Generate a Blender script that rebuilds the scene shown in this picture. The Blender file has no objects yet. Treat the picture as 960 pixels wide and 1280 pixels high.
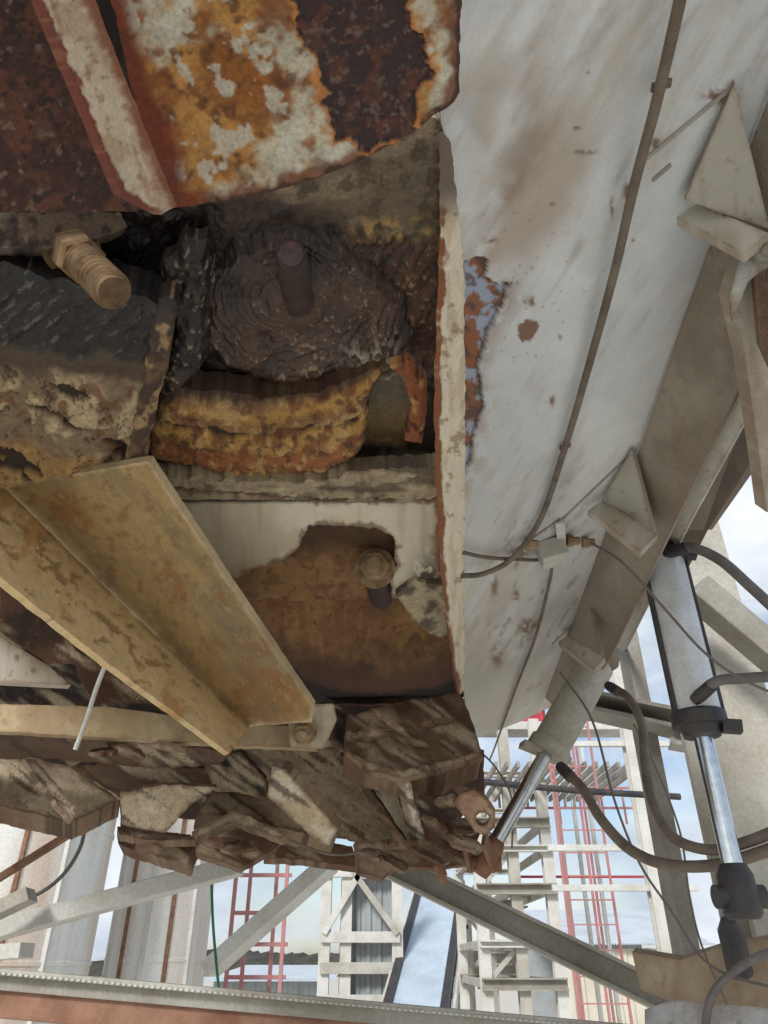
import bpy, math, random, numpy as np
from mathutils import Vector, geometry
random.seed(3); rng=np.random.default_rng(3)
# ------------------------------------------------------------------ survey helpers
H=5.5; FPX=900.0; PIT=math.atan(560/900)
CAM=np.array([0,0,H]); F=np.array([0,math.cos(PIT),math.sin(PIT)]); R=np.array([1.,0,0]); U=np.array([0,-math.sin(PIT),math.cos(PIT)])
def P(x,y,z): return CAM+z*(F+R*(x-480)/FPX+U*(640-y)/FPX)
def PV(x,y,z):
    return CAM[None]+z[:,None]*(F[None]+R[None]*((x-480)/FPX)[:,None]+U[None]*((640-y)/FPX)[:,None])
def Yp(x,y,Y):
    r=F+R*(x-480)/FPX+U*(640-y)/FPX
    return CAM+r*(Y/r[1])
class Pl:
    def __init__(s,*a):
        if len(a)==3 and isinstance(a[0],tuple):
            M=np.array([[1,p[0],p[1]] for p in a],float); s.k=np.linalg.solve(M,np.array([1/p[2] for p in a]))
        else: s.k=np.array(a,float)
    def z(s,x,y): return 1/np.maximum(s.k[0]+s.k[1]*x+s.k[2]*y,.03)
def UP(off=0): return Pl(.00136*1150+.058+off,-.0001,-.00136)
WALL=Pl(.00136*1150+.0006*580,-.0006,-.00136)
def Pw(x,y,off=0): return P(x,y,WALL.z(x,y)-off)
# ------------------------------------------------------------------ numpy noise
def _h(i,j,k):
    n=(i*374761393+j*668265263+k*974634777)&0xffffffff
    n=((n^(n>>13))*1274126177)&0xffffffff
    n=((n^(n>>16))*2246822519)&0xffffffff
    return ((n^(n>>15))&0xffff)/65535.0
def vn(x,y,k):
    xi=np.floor(x).astype(np.int64); yi=np.floor(y).astype(np.int64); fx=x-xi; fy=y-yi
    fx=fx*fx*(3-2*fx); fy=fy*fy*(3-2*fy)
    a=_h(xi,yi,k);b=_h(xi+1,yi,k);c=_h(xi,yi+1,k);d=_h(xi+1,yi+1,k)
    return (a*(1-fx)+b*fx)*(1-fy)+(c*(1-fx)+d*fx)*fy
def fbm(x,y,seed,o=4):
    s=0;a=1;t=0
    for i in range(o):
        ca,sa=math.cos(.6*i+seed),math.sin(.6*i+seed)
        s=s+a*vn((x*ca-y*sa)*2**i+17.3*i+500,(x*sa+y*ca)*2**i+9.1*i+500,seed*31+i); t+=a; a*=.55
    return .5+(s/t-.5)*1.15
def st(v,a,b):
    t=np.clip((v-a)/(b-a),0,1); return t*t*(3-2*t)
def pip(x,y,poly):
    ins=np.zeros(x.shape,bool); n=len(poly)
    for i in range(n):
        x0,y0=poly[i]; x1,y1=poly[(i+1)%n]
        if y0==y1: continue
        c=((y0>y)!=(y1>y))&(x<(x1-x0)*(y-y0)/(y1-y0)+x0); ins^=c
    return ins
def resamp(poly,step):
    out=[]
    for i in range(len(poly)):
        a=np.array(poly[i],float); b=np.array(poly[(i+1)%len(poly)],float); n=max(1,int(round(np.linalg.norm(b-a)/step)))
        for j in range(n): out.append(a+(b-a)*j/n)
    return np.array(out)
def mind(x,y,pts):
    d=np.full(x.shape,1e9)
    for i in range(0,len(pts),100):
        q=pts[i:i+100]; dd=(x[:,None]-q[None,:,0])**2+(y[:,None]-q[None,:,1])**2
        d=np.minimum(d,dd.min(1))
    return np.sqrt(d)
def lin(c):
    c=np.array(c,float)/255; return np.where(c<.04045,c/12.92,((c+.055)/1.055)**2.4)
class Cv:
    def __init__(s,x,y,d):
        s.x,s.y,s.d=x,y,d; n=len(x); s.col=np.ones((n,3))*.3; s.r=np.full(n,.8); s.h=np.zeros(n)
    def base(s,c,r=.8): s.col[:]=lin(c); s.r[:]=r
    def n(s,size,seed=0,o=4,sx=1,sy=1,ang=0):
        a=math.radians(ang); u=s.x*math.cos(a)+s.y*math.sin(a); v=-s.x*math.sin(a)+s.y*math.cos(a)
        return fbm(u/size/sx,v/size/sy,seed,o)
    def mix(s,m,c,r=None,h=0):
        m=np.clip(m,0,1); s.col=s.col*(1-m[:,None])+lin(c)[None]*m[:,None]
        if r is not None: s.r=s.r*(1-m)+r*m
        s.h=s.h+h*m
    def blob(s,cx,cy,rx,ry): return np.exp(-((s.x-cx)/rx)**2-((s.y-cy)/ry)**2)
    def sd(s,poly,warp=0,size=20,seed=5):
        x=s.x+warp*2*(fbm(s.x/size,s.y/size,seed,3)-.5); y=s.y+warp*2*(fbm(s.x/size,s.y/size,seed+1,3)-.5)
        d=mind(x,y,resamp(poly,4)); return np.where(pip(x,y,poly),-d,d)
# ------------------------------------------------------------------ scene basics
sc=bpy.context.scene
def link(o,parent=None):
    sc.collection.objects.link(o)
    if parent is not None: o.parent=parent
    return o
def group(name):
    e=bpy.data.objects.new(name,None); e.empty_display_size=.1; sc.collection.objects.link(e); return e
def nodes(m): 
    m.use_nodes=True; return m.node_tree.nodes,m.node_tree.links
def N(nt,typ,**k):
    n=nt.new(typ)
    for a,b in k.items():
        if a in n.inputs.keys(): n.inputs[a].default_value=b
        else: setattr(n,a,b)
    return n
def maprange(nt,lk,src,a,b,c,d):
    m=nt.new('ShaderNodeMapRange'); m.inputs[1].default_value=a;m.inputs[2].default_value=b;m.inputs[3].default_value=c;m.inputs[4].default_value=d
    lk.new(src,m.inputs[0]); return m.outputs[0]
def mul(nt,lk,c,f):
    m=nt.new('ShaderNodeVectorMath'); m.operation='SCALE'; lk.new(c,m.inputs[0]); lk.new(f,m.inputs['Scale']); return m.outputs[0]
def mth(nt,lk,op,a,b):
    m=nt.new('ShaderNodeMath'); m.operation=op
    for i,v in enumerate((a,b)):
        if isinstance(v,(int,float)): m.inputs[i].default_value=v
        else: lk.new(v,m.inputs[i])
    return m.outputs[0]
def surfmat(name,b1=.6,b2=.5,var=.35,s1=40,s2=320):
    m=bpy.data.materials.new(name); nt,lk=nodes(m); bs=nt['Principled BSDF']
    at=nt.new('ShaderNodeAttribute'); at.attribute_name='Col'
    tc=nt.new('ShaderNodeTexCoord')
    n1=N(nt,'ShaderNodeTexNoise',Scale=s1,Detail=4.0,Roughness=.65); n2=N(nt,'ShaderNodeTexNoise',Scale=s2,Detail=2.0,Roughness=.7)
    for n in(n1,n2): lk.new(tc.outputs['Object'],n.inputs['Vector'])
    f=mth(nt,lk,'MULTIPLY',maprange(nt,lk,n1.outputs[0],.3,.7,1-var,1+var*.8),maprange(nt,lk,n2.outputs[0],.3,.7,1-var,1+var*.75))
    lk.new(mul(nt,lk,at.outputs['Color'],f),bs.inputs['Base Color'])
    lk.new(mth(nt,lk,'MULTIPLY',at.outputs['Alpha'],maprange(nt,lk,n1.outputs[0],.3,.7,.85,1.15)),bs.inputs['Roughness'])
    hgt=mth(nt,lk,'ADD',mth(nt,lk,'MULTIPLY',n1.outputs[0],b1*4),mth(nt,lk,'MULTIPLY',n2.outputs[0],b2*1.2))
    B1=N(nt,'ShaderNodeBump',Strength=1.0,Distance=.001); lk.new(hgt,B1.inputs['Height']); lk.new(B1.outputs[0],bs.inputs['Normal']); return m
M_CRUST=surfmat('crusty_rust',.9,.7,.24,45,240); M_PAINT=surfmat('weathered_paint',.2,.25,.06,18,260); M_GREASE=surfmat('old_grease',.7,.5,.25,70,260); M_GREASE2=surfmat('smeared_grease',.4,.35,.18,60,300); M_DUST=surfmat('dusty_steel',.35,.5,.13)
def paint(name,col,col2=None,amt=.5,rough=.6,metal=0.,scale=6,bump=.25,streak=False):
    m=bpy.data.materials.new(name); nt,lk=nodes(m); bs=nt['Principled BSDF']; col2=col2 or tuple(v*.6 for v in col)
    tc=nt.new('ShaderNodeTexCoord'); mp=nt.new('ShaderNodeMapping'); lk.new(tc.outputs['Object'],mp.inputs[0])
    if streak: mp.inputs['Scale'].default_value=(1,1,.12)
    n1=N(nt,'ShaderNodeTexNoise',Scale=float(scale),Detail=5.0,Roughness=.6); lk.new(mp.outputs[0],n1.inputs['Vector'])
    n2=N(nt,'ShaderNodeTexNoise',Scale=float(scale*22),Detail=2.0); lk.new(tc.outputs['Object'],n2.inputs['Vector'])
    mx=nt.new('ShaderNodeMix'); mx.data_type='RGBA'; mx.inputs[6].default_value=(*lin(col),1); mx.inputs[7].default_value=(*lin(col2),1)
    lk.new(maprange(nt,lk,n1.outputs[0],.54-.3*amt,1.0-.4*amt,0,1),mx.inputs[0])
    lk.new(mul(nt,lk,mx.outputs[2],maprange(nt,lk,n2.outputs[0],.3,.7,.88,1.08)),bs.inputs['Base Color'])
    lk.new(maprange(nt,lk,n1.outputs[0],.3,.7,rough*.85,min(1,rough*1.2)),bs.inputs['Roughness']); bs.inputs['Metallic'].default_value=metal
    B=N(nt,'ShaderNodeBump',Strength=bump,Distance=.003); lk.new(n2.outputs[0],B.inputs['Height']); lk.new(B.outputs[0],bs.inputs['Normal']); return m
M_STEEL=paint('dusty_beige_steel',(184,182,172),(146,136,118),.5,.75,scale=3)
M_STEEL2=paint('grey_beige_steel',(158,155,145),(122,112,98),.5,.75,scale=4)
M_LIGHT=paint('pale_steel',(206,206,200),(172,164,148),.45,.7,scale=3)
M_BROWN=paint('rusty_steel',(140,106,80),(92,58,44),.6,.85,scale=12,bump=.6)
M_RED=paint('red_paint',(190,52,68),(160,84,84),.5,.5); M_PINK=paint('faded_red_paint',(186,112,112),(160,140,134),.6,.6)
M_DARK=paint('black_grimy_metal',(46,46,52),(84,76,68),.5,.5,scale=14); M_CHROME=paint('chrome_rod',(205,210,216),(180,182,186),.3,.16,1.,scale=3,bump=.02)
M_BARREL=paint('silver_barrel_paint',(215,218,222),(165,158,146),.4,.4,.15,scale=9,bump=.1)
M_HOSE=paint('dusty_hose',(118,106,92),(80,70,62),.5,.7,scale=20); M_HOSEG=paint('grey_hose',(112,106,104),(80,74,70),.5,.6,scale=20)
M_CABLE=paint('cable',(96,92,88),(120,110,98),.5,.7,scale=20); M_GREEN=paint('green_hose',(30,110,75),(40,80,60),.4,.6)
M_BOLT=paint('dusty_bolt',(178,154,118),(110,82,54),.6,.8,.1,scale=40,bump=.8); M_STUD=paint('rusty_stud',(150,122,84),(88,62,42),.7,.85,.1,scale=46,bump=.9)
def finish(me,mat,smooth=False):
    me.materials.append(mat)
    if smooth: me.polygons.foreach_set('use_smooth',[True]*len(me.polygons))
    me.update()
def sheet(name,poly,plane,fn,parent,mat,thick=.006,step=4,holes=(),rag=0,rs=14,seed=1,bow=None):
    loops=[poly]+list(holes); pts=[];edges=[];rl=[]
    for L in loops:
        q=resamp(L,step)
        if rag:
            q=q+np.stack([fbm(q[:,0]/rs,q[:,1]/rs,seed+3,4)-.5,fbm(q[:,0]/rs,q[:,1]/rs,seed+7,4)-.5],1)*2.4*rag
        b=len(pts); n=len(q); pts+=[tuple(v) for v in q]; edges+=[(b+i,b+(i+1)%n) for i in range(n)]; rl.append(q)
    allb=np.concatenate(rl)
    mn=allb.min(0);mx=allb.max(0)
    gx,gy=np.meshgrid(np.arange(mn[0],mx[0],step),np.arange(mn[1],mx[1],step*.87)); gx=gx+ (np.arange(gx.shape[0])%2)[:,None]*step*.5
    gx=gx.ravel();gy=gy.ravel(); gx=gx+rng.uniform(-.15,.15,gx.shape)*step; gy=gy+rng.uniform(-.15,.15,gy.shape)*step
    def inside(x,y):
        k=pip(x,y,rl[0])
        for q in rl[1:]: k&=~pip(x,y,q)
        return k
    k=inside(gx,gy); gx=gx[k];gy=gy[k]; k=mind(gx,gy,allb)>step*.55; gx=gx[k];gy=gy[k]
    vs=[Vector(p) for p in pts]+[Vector((a,b)) for a,b in zip(gx,gy)]
    r=geometry.delaunay_2d_cdt(vs,edges,[],0,1e-5)
    V=np.array([(v[0],v[1]) for v in r[0]]); Fc=np.array([f for f in r[2] if len(f)==3])
    cen=V[Fc].mean(1); Fc=Fc[inside(cen[:,0],cen[:,1])]
    x,y=V[:,0],V[:,1]; c=Cv(x,y,mind(x,y,allb)); fn(c)
    flat=PV(x,y,plane.z(x,y))
    ax,ay=allb[:,0].mean(),allb[:,1].mean()
    p0,p1,p2=[P(a,b,plane.z(a,b)) for a,b in((ax,ay),(ax+30,ay),(ax,ay+30))]
    nr=np.cross(p1-p0,p2-p0); nr/=np.linalg.norm(nr)
    if nr@(CAM-p0)<0: nr=-nr
    if bow is not None: flat=flat+nr[None]*bow(x,y)[:,None]
    pos=flat+nr[None]*c.h[:,None]
    a,b,d=pos[Fc[0]]
    if np.cross(b-a,d-a)@nr<0: Fc=Fc[:,::-1]
    # skirt
    E=np.concatenate([Fc[:,[0,1]],Fc[:,[1,2]],Fc[:,[2,0]]]); key=np.minimum(E[:,0],E[:,1])*len(V)+np.maximum(E[:,0],E[:,1])
    u,idx,cnt=np.unique(key,return_index=True,return_counts=True); B=E[idx[cnt==1]]
    bv=np.unique(B); mp={int(v):i for i,v in enumerate(bv)}; n0=len(pos); nb=len(bv)
    back=flat[bv]-nr[None]*thick
    allp=np.concatenate([pos,pos[bv],back]); cc=np.concatenate([np.clip(c.col,0,1),np.clip(c.r,0,1)[:,None]],1); cc=np.concatenate([cc,cc[bv],cc[bv]])
    faces=Fc.tolist()
    for a_,b_ in B.tolist():
        i,j=mp[a_],mp[b_]; faces.append((n0+j,n0+i,n0+nb+i,n0+nb+j))
    me=bpy.data.meshes.new(name); me.from_pydata(allp.tolist(),[],faces)
    ca=me.color_attributes.new('Col','FLOAT_COLOR','POINT'); ca.data.foreach_set('color',cc.astype(np.float32).ravel())
    finish(me,mat,True); return link(bpy.data.objects.new(name,me),parent)
def meshobj(name,v,f,mat,parent,smooth=False,bev=0):
    me=bpy.data.meshes.new(name); me.from_pydata([tuple(map(float,a)) for a in v],[],f); finish(me,mat,smooth)
    o=link(bpy.data.objects.new(name,me),parent)
    if bev:
        b=o.modifiers.new('b','BEVEL'); b.width=bev; b.segments=2; b.limit_method='ANGLE'
    return o
SEC={'box':lambda w,h,t:[(-w/2,-h/2),(w/2,-h/2),(w/2,h/2),(-w/2,h/2)],
'I':lambda w,h,t:[(-w/2,-h/2),(w/2,-h/2),(w/2,-h/2+t),(t/2,-h/2+t),(t/2,h/2-t),(w/2,h/2-t),(w/2,h/2),(-w/2,h/2),(-w/2,h/2-t),(-t/2,h/2-t),(-t/2,-h/2+t),(-w/2,-h/2+t)],
'L':lambda w,h,t:[(-w/2,-h/2),(w/2,-h/2),(w/2,-h/2+t),(-w/2+t,-h/2+t),(-w/2+t,h/2),(-w/2,h/2)],
'C':lambda w,h,t:[(-w/2,-h/2),(w/2,-h/2),(w/2,-h/2+t),(-w/2+t,-h/2+t),(-w/2+t,h/2-t),(w/2,h/2-t),(w/2,h/2),(-w/2,h/2)]}
def beam(name,p0,p1,w,h,mat,parent,sec='box',t=.01,up=(0,0,1),bev=None):
    p0=np.array(p0,float);p1=np.array(p1,float);a=p1-p0;a/=np.linalg.norm(a);up=np.array(up,float)
    if abs(a@up)>.98: up=np.array([0,1.,0])
    s=np.cross(a,up);s/=np.linalg.norm(s);v=np.cross(s,a); q=SEC[sec](w,h,t);n=len(q)
    V=[p0+s*x+v*y for x,y in q]+[p1+s*x+v*y for x,y in q]
    Fc=[tuple(range(n))[::-1],tuple(range(n,2*n))]+[(i,(i+1)%n,n+(i+1)%n,n+i) for i in range(n)]
    return meshobj(name,V,Fc,mat,parent,bev=(min(w,h)*.06 if bev is None else bev) if sec=='box' else 0)
def lathe(name,p0,p1,prof,mat,parent,seg=28,smooth=True,frac=True,ang=35):
    p0=np.array(p0,float);p1=np.array(p1,float);a=p1-p0;L=np.linalg.norm(a);a/=L;up=np.array([0,0,1.])
    if abs(a@up)>.95: up=np.array([1.,0,0])
    s=np.cross(a,up);s/=np.linalg.norm(s);v=np.cross(s,a); V=[];Fc=[]
    for t,r in prof:
        c=p0+a*(t*L if frac else t)
        V+=[c+(s*math.cos(2*math.pi*i/seg)+v*math.sin(2*math.pi*i/seg))*r for i in range(seg)]
    m=len(prof)
    for j in range(m-1):
        for i in range(seg): Fc.append((j*seg+i,j*seg+(i+1)%seg,(j+1)*seg+(i+1)%seg,(j+1)*seg+i))
    Fc+=[tuple(range(seg))[::-1],tuple(range((m-1)*seg,m*seg))]
    o=meshobj(name,V,Fc,mat,parent,smooth and seg>8)
    if smooth and seg>8:
        e=o.modifiers.new('e','EDGE_SPLIT'); e.split_angle=math.radians(ang)
    return o
def tube(name,pts,r,mat,parent,res=8):
    pts=[np.array(p,float) for p in pts]; q=[pts[0]*2-pts[1]]+pts+[pts[-1]*2-pts[-2]]; out=[]
    for i in range(1,len(q)-2):
        for k in range(res):
            t=k/res; out.append(.5*((2*q[i])+(-q[i-1]+q[i+1])*t+(2*q[i-1]-5*q[i]+4*q[i+1]-q[i+2])*t*t+(-q[i-1]+3*q[i]-3*q[i+1]+q[i+2])*t**3))
    out.append(pts[-1]); cu=bpy.data.curves.new(name,'CURVE'); cu.dimensions='3D'; sp=cu.splines.new('POLY'); sp.points.add(len(out)-1)
    for p,o in zip(sp.points,out): p.co=(*o,1)
    cu.bevel_depth=r; cu.bevel_resolution=4; cu.use_fill_caps=True; cu.materials.append(mat)
    return link(bpy.data.objects.new(name,cu),parent)
def bolt(name,p,ax,r,mat,parent,len_=.03,washer=True):
    ax=np.array(ax,float);ax/=np.linalg.norm(ax);p=np.array(p,float)
    lathe(name+'_head',p,p+ax*r*1.1,[(0,r),(.85,r),(1,r*.88)],mat,parent,seg=6)
    lathe(name+'_end',p+ax*r*1.1,p+ax*(r*1.1+len_*.3),[(0,r*.55),(.8,r*.55),(1,r*.45)],mat,parent,seg=16)
    if washer: lathe(name+'_washer',p-ax*r*.2,p,[(0,r*1.35),(1,r*1.35)],mat,parent,seg=24)
toC=-F
BLK=(24,19,18)

# ================================================================== near: rusty drum housing (top left)
g=group('rusty_drum_housing')
dk=[(350,-30),(520,-30),(517,30),(535,70),(538,105),(522,135),(520,172),(470,186),(418,180),(408,130),(398,85),(372,40)]
def f(c):
    c.base((184,176,154),.7); bl=c.blob(255,90,110,95)
    c.mix(st(c.n(80,1)+.26*bl,.48,.66)*.9,(172,120,48),.85,.0004); c.mix(st(c.n(44,2)+.21*bl,.56,.74)*.9,(132,78,36),.9,.0008)
    c.mix(st(c.n(20,21)+.08*bl,.62,.76)*.8,(92,56,34),.9,.0008)
    c.mix(st(c.n(30,22)+.2*c.blob(215,190,60,60),.58,.7)*.6,(148,96,42),.9)
    c.mix(st(c.n(26,4)+.08*c.blob(340,170,60,40),.6,.68)*.8,(188,184,168),.7)
    c.mix(st(c.d+26*(c.n(22,3)-.5),22,8)*.85,(112,62,40),.9,.0012); c.mix(st(c.d+14*(c.n(9,8)-.5),8,3),(74,50,42),.95)
    c.mix(st(c.x+26*(c.n(30,9)-.5)-.38*c.y,165,135),(110,54,34),.95,.002)
    s=c.sd(dk,18,26); c.mix(st(s,9,3)*st(s,-1,1.5),(178,118,64),.8,.0016)
    c.mix(st(s,1.5,-1.5),(56,42,41),.85,-.0026); i=st(s,1,-2)
    c.mix(i*st(c.n(16,12),.48,.68),(86,54,44),.9,.0012); c.mix(i*st(c.n(7,13,3),.62,.76)*.8,(108,88,78),.8,.001); c.h+=i*.002*c.n(9,14)
    c.h+=.0012*(c.n(12,15)-.5)
sheet('curved_shell_plate',[(120,-60),(590,-60),(582,60),(580,130),(562,148),(520,172),(450,205),(380,228),(300,249),(215,262),(195,240)],Pl((0,0,.47),(580,0,.5),(300,260,.6)),f,g,M_CRUST,.014,2.6,rag=2.5,rs=18,bow=lambda x,y:-.00000035*(x-330)**2*1.0)
def f(c):
    c.base((66,44,39),.9); c.mix(st(c.n(30,31),.45,.65),(92,58,46)); c.mix(st(c.n(9,32),.56,.7),(50,38,36)); c.mix(st(c.n(12,33),.72,.82),(116,94,78)); c.h+=.004*(c.n(18,34)-.5)+.002*c.n(6,35)
sheet('side_casting',[(-60,-60),(80,-60),(165,240),(205,262),(100,266),(-60,262)],Pl((0,0,.5),(150,0,.52),(50,260,.62)),f,g,M_CRUST,.02,3,rag=2)
def f(c):
    c.base((192,174,148),.75); u=(c.x-45-.42*c.y)
    c.mix(st(c.n(26,41),.5,.7)*.6,(160,130,96)); c.mix(st(c.d+12*(c.n(16,42)-.5),9,4)*st(u,60,30),(112,56,40),.8,.001)
    c.mix(st(u+18*(c.n(14,43)-.5),50,62)*.9,(124,66,38),.9,.002); c.mix(st(c.n(12,46),.64,.74)*.6,(140,92,60)); c.mix(st(c.n(30,47,4,.4,3,-22),.58,.74)*.5,(138,92,66)); c.h+=.001*c.n(8,45)
sheet('stiffening_rib',[(22,-60),(92,-60),(150,90),(218,258),(200,268),(150,244),(98,120)],Pl((60,0,.43),(110,0,.455),(180,255,.53)),f,g,M_DUST,.006,2.4,rag=.8,rs=30)
# ================================================================== machine body backing
g=group('machine_body')
def f(c): c.base((40,32,28),.9); c.mix(st(c.n(60,51),.5,.7),(66,51,42)); c.h+=.01*c.n(30,52)
sheet('inner_frame_plate',[(-200,-150),(575,-150),(580,860),(565,940),(430,960),(300,960),(0,960),(-200,950)],Pl((0,-100,1.0),(500,-100,1.0),(300,900,3.4)),f,g,M_CRUST,.2,9)
# ================================================================== bearing housing
g=group('greasy_bearing_housing')
def f(c):
    c.base((48,37,31),.55); c.mix(st(c.n(50,61),.42,.6)*.8,(76,58,44),.6); 
    tr=st(c.y-.25*(c.x-430)+26*(c.n(30,62)-.5),296,250)*st(c.x+40*(c.n(30,59)-.5),270,360); c.mix(tr,(112,100,84),.95,.006)
    c.mix(tr*st(c.n(30,60,4,3,1,-10),.45,.62)*.8,(146,130,106)); c.mix(tr*st(c.n(16,58),.55,.68)*.8,(84,72,58)); c.mix(c.blob(490,285,45,16)*1.3*st(c.n(12,63),.35,.6),(180,148,90),.95,.004)
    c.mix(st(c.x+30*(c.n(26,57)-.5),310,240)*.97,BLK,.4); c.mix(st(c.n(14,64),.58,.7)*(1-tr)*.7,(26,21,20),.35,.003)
    rr=st(c.sd([(405,300),(470,290),(552,300),(548,460),(470,470),(430,400)],10),4,-4); c.mix(rr*.9,(90,62,43),.55,.006)
    c.mix(rr*st(c.n(9,65,4,5,.35,-58),.5,.6)*.8,(52,36,28),.4,-.0015); c.mix(rr*st(c.n(5,66,2),.76,.84),(150,120,86),.7,.001)
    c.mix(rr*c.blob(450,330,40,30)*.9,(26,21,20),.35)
    c.mix(c.blob(510,470,50,24)*st(c.n(9,67,3),.4,.6)*1.4,(156,146,130),.95,.007); c.mix(c.blob(545,510,14,60)*1.2,(46,30,25),.8,.003)
    c.mix(st(c.x,535,550)*st(c.n(14,80),.4,.55),(60,43,36),.9,.006)
    lo=st(c.y+14*(c.n(18,68)-.5),560,578); c.mix(lo,(150,133,108),.95,.01); c.mix(lo*st(c.n(14,69),.5,.65),(104,86,68),.95,.004)
    w=st(c.sd([(456,486),(500,462),(516,505),(508,560),(452,556)],3),2,-2); c.mix(w,(128,118,98),.95,-.012); c.mix(w*st(c.y,500,545),(154,128,84))
    c.h+=.008*(c.n(22,70)-.5)+.003*(c.n(7,71)-.5)
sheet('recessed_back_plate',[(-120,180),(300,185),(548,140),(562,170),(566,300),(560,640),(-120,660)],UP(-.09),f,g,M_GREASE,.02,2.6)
def f(c):
    dx=c.x-360;dy=(c.y-378)/.86; r=np.hypot(dx,dy); a=np.arctan2(dy,dx)
    c.base((62,45,36),.5); c.mix(st(c.n(60,81),.42,.62)*.8,(84,61,46),.5)
    q=r+10*np.sin(a+.8)+26*(c.n(80,83)-.5)+5*(c.n(18,99)-.5)
    saw=(q/9.5)%1.0; am=st(r,22,50)*st(c.n(38,84),.34,.62); c.h+=.0042*saw*am; c.mix(st(saw,.30,.02)*.85*am,(26,20,18),.35); c.mix(st(saw,.7,1)*.3*am,(120,92,70),.4)
    c.mix(st((q/31.)%1,.22,.0)*.8*st(c.n(30,76),.4,.6),(24,19,18),.3,-.002)
    c.mix(st(c.n(5,85,3)+.16*c.blob(425,440,55,30)+.05*c.blob(320,330,60,30),.75,.8)*.8,(150,130,106),.8,.002)
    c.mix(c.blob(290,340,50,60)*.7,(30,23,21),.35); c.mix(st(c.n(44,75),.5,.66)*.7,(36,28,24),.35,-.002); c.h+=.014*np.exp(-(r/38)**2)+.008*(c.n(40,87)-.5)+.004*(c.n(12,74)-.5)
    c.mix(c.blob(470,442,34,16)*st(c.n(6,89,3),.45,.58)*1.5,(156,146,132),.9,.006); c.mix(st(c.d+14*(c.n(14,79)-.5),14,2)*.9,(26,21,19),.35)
    c.h-=.026*st(c.d,20,0)
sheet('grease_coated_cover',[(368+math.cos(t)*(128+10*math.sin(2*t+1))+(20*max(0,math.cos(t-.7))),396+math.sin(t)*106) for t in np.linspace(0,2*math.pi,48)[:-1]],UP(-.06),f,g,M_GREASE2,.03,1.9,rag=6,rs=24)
def f(c):
    c.base((170,130,70),.92); v=c.y-.0016*(c.x-200)*(430-c.x)*1.0+14*(c.n(34,91)-.5)
    c.mix(st(v,500,512)*st(v,527,518),(136,102,64)); c.mix(st(np.abs(v-524+8*(c.n(12,92)-.5)),5,1),(54,38,31),.9,-.006); c.mix(st(np.abs(v-553+10*(c.n(12,78)-.5)),4,1)*.8,(60,40,31),.9,-.005)
    c.mix(st(v,538,552)*.9,(146,90,52)); c.mix(st(v+20*(c.n(18,90)-.5),568,584)*.95,(72,48,40)); c.mix(st(v,500,486)*st(c.x,500,250),(120,98,74))
    c.mix(st(c.n(14,93),.52,.68)*.7,(190,156,102),None,.003); c.mix(st(c.n(16,94),.56,.7)*.8,(114,70,43)); c.mix(st(c.n(9,77,3),.64,.74)*.7,(74,50,40),None,-.002); c.mix(st(c.d+8*(c.n(8,95)-.5),6,2)*.8,(54,38,33)); c.h+=.014*(c.n(34,96,4,2.2,.5,8)-.4)+.005*c.n(9,97)
    c.h-=.012*st(c.d,9,0)
sheet('rust_scale_ring',[(186,535),(214,489),(260,494),(330,505),(400,494),(440,478),(468,468),(482,462),(462,500),(456,556),(428,586),(378,611),(320,610),(260,592),(186,580)],UP(-.02),f,g,M_CRUST,.05,2.2,rag=4,rs=14)
def f(c):
    c.base((144,86,54),.9); c.mix(st(c.n(18,101),.5,.65),(188,144,92)); c.mix(st(c.n(9,102),.6,.7),(76,46,38)); c.h+=.004*c.n(10,103)-.006*st(c.d,6,0)
sheet('bent_retaining_lip',[(488,460),(512,452),(534,476),(533,520),(528,556),(506,552),(514,510),(505,476)],UP(.0),f,g,M_CRUST,.02,2.6,rag=2)
def f(c):
    c.base((162,147,120),.95); c.mix(st(c.n(20,111),.5,.65)*.7,(108,92,72)); c.mix(st(c.n(40,112)+.2*c.blob(540,600,60,30),.6,.7),(180,165,138)); c.mix(st(c.n(30,110,4,3,.4),.55,.65)*.7,(70,58,48),None,-.004); c.h+=.009*(c.n(14,113)-.4)
sheet('dust_caked_ledge',[(190,596),(400,602),(450,590),(545,583),(548,625),(400,624),(190,608)],UP(.0),f,g,M_CRUST,.03,2.6,rag=5)
a=P(372,372,1.0); b=P(364,318,.85); dS=(b-a)/np.linalg.norm(b-a)
M_SH=paint('rusty_shaft_steel',(58,46,43),(92,68,56),.5,.5,scale=60,bump=.8)
lathe('shaft_stub',a,b,[(0,.028),(.15,.025),(.25,.0208),(.5,.0200),(.93,.0198),(1,.0175)],M_SH,g)
lathe('shaft_end_mark',b,b+dS*.002,[(0,.0155),(1,.0145)],paint('faded_magenta_marker',(60,48,48),(150,80,98),.15,.6,scale=120),g)
for i in range(6):
    p=P(230+i*5,276+i*13,.93); beam('lock_plate_tooth_%d'%i,p,p+R*.024+U*.004,.010,.008,M_SH,g)
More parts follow.
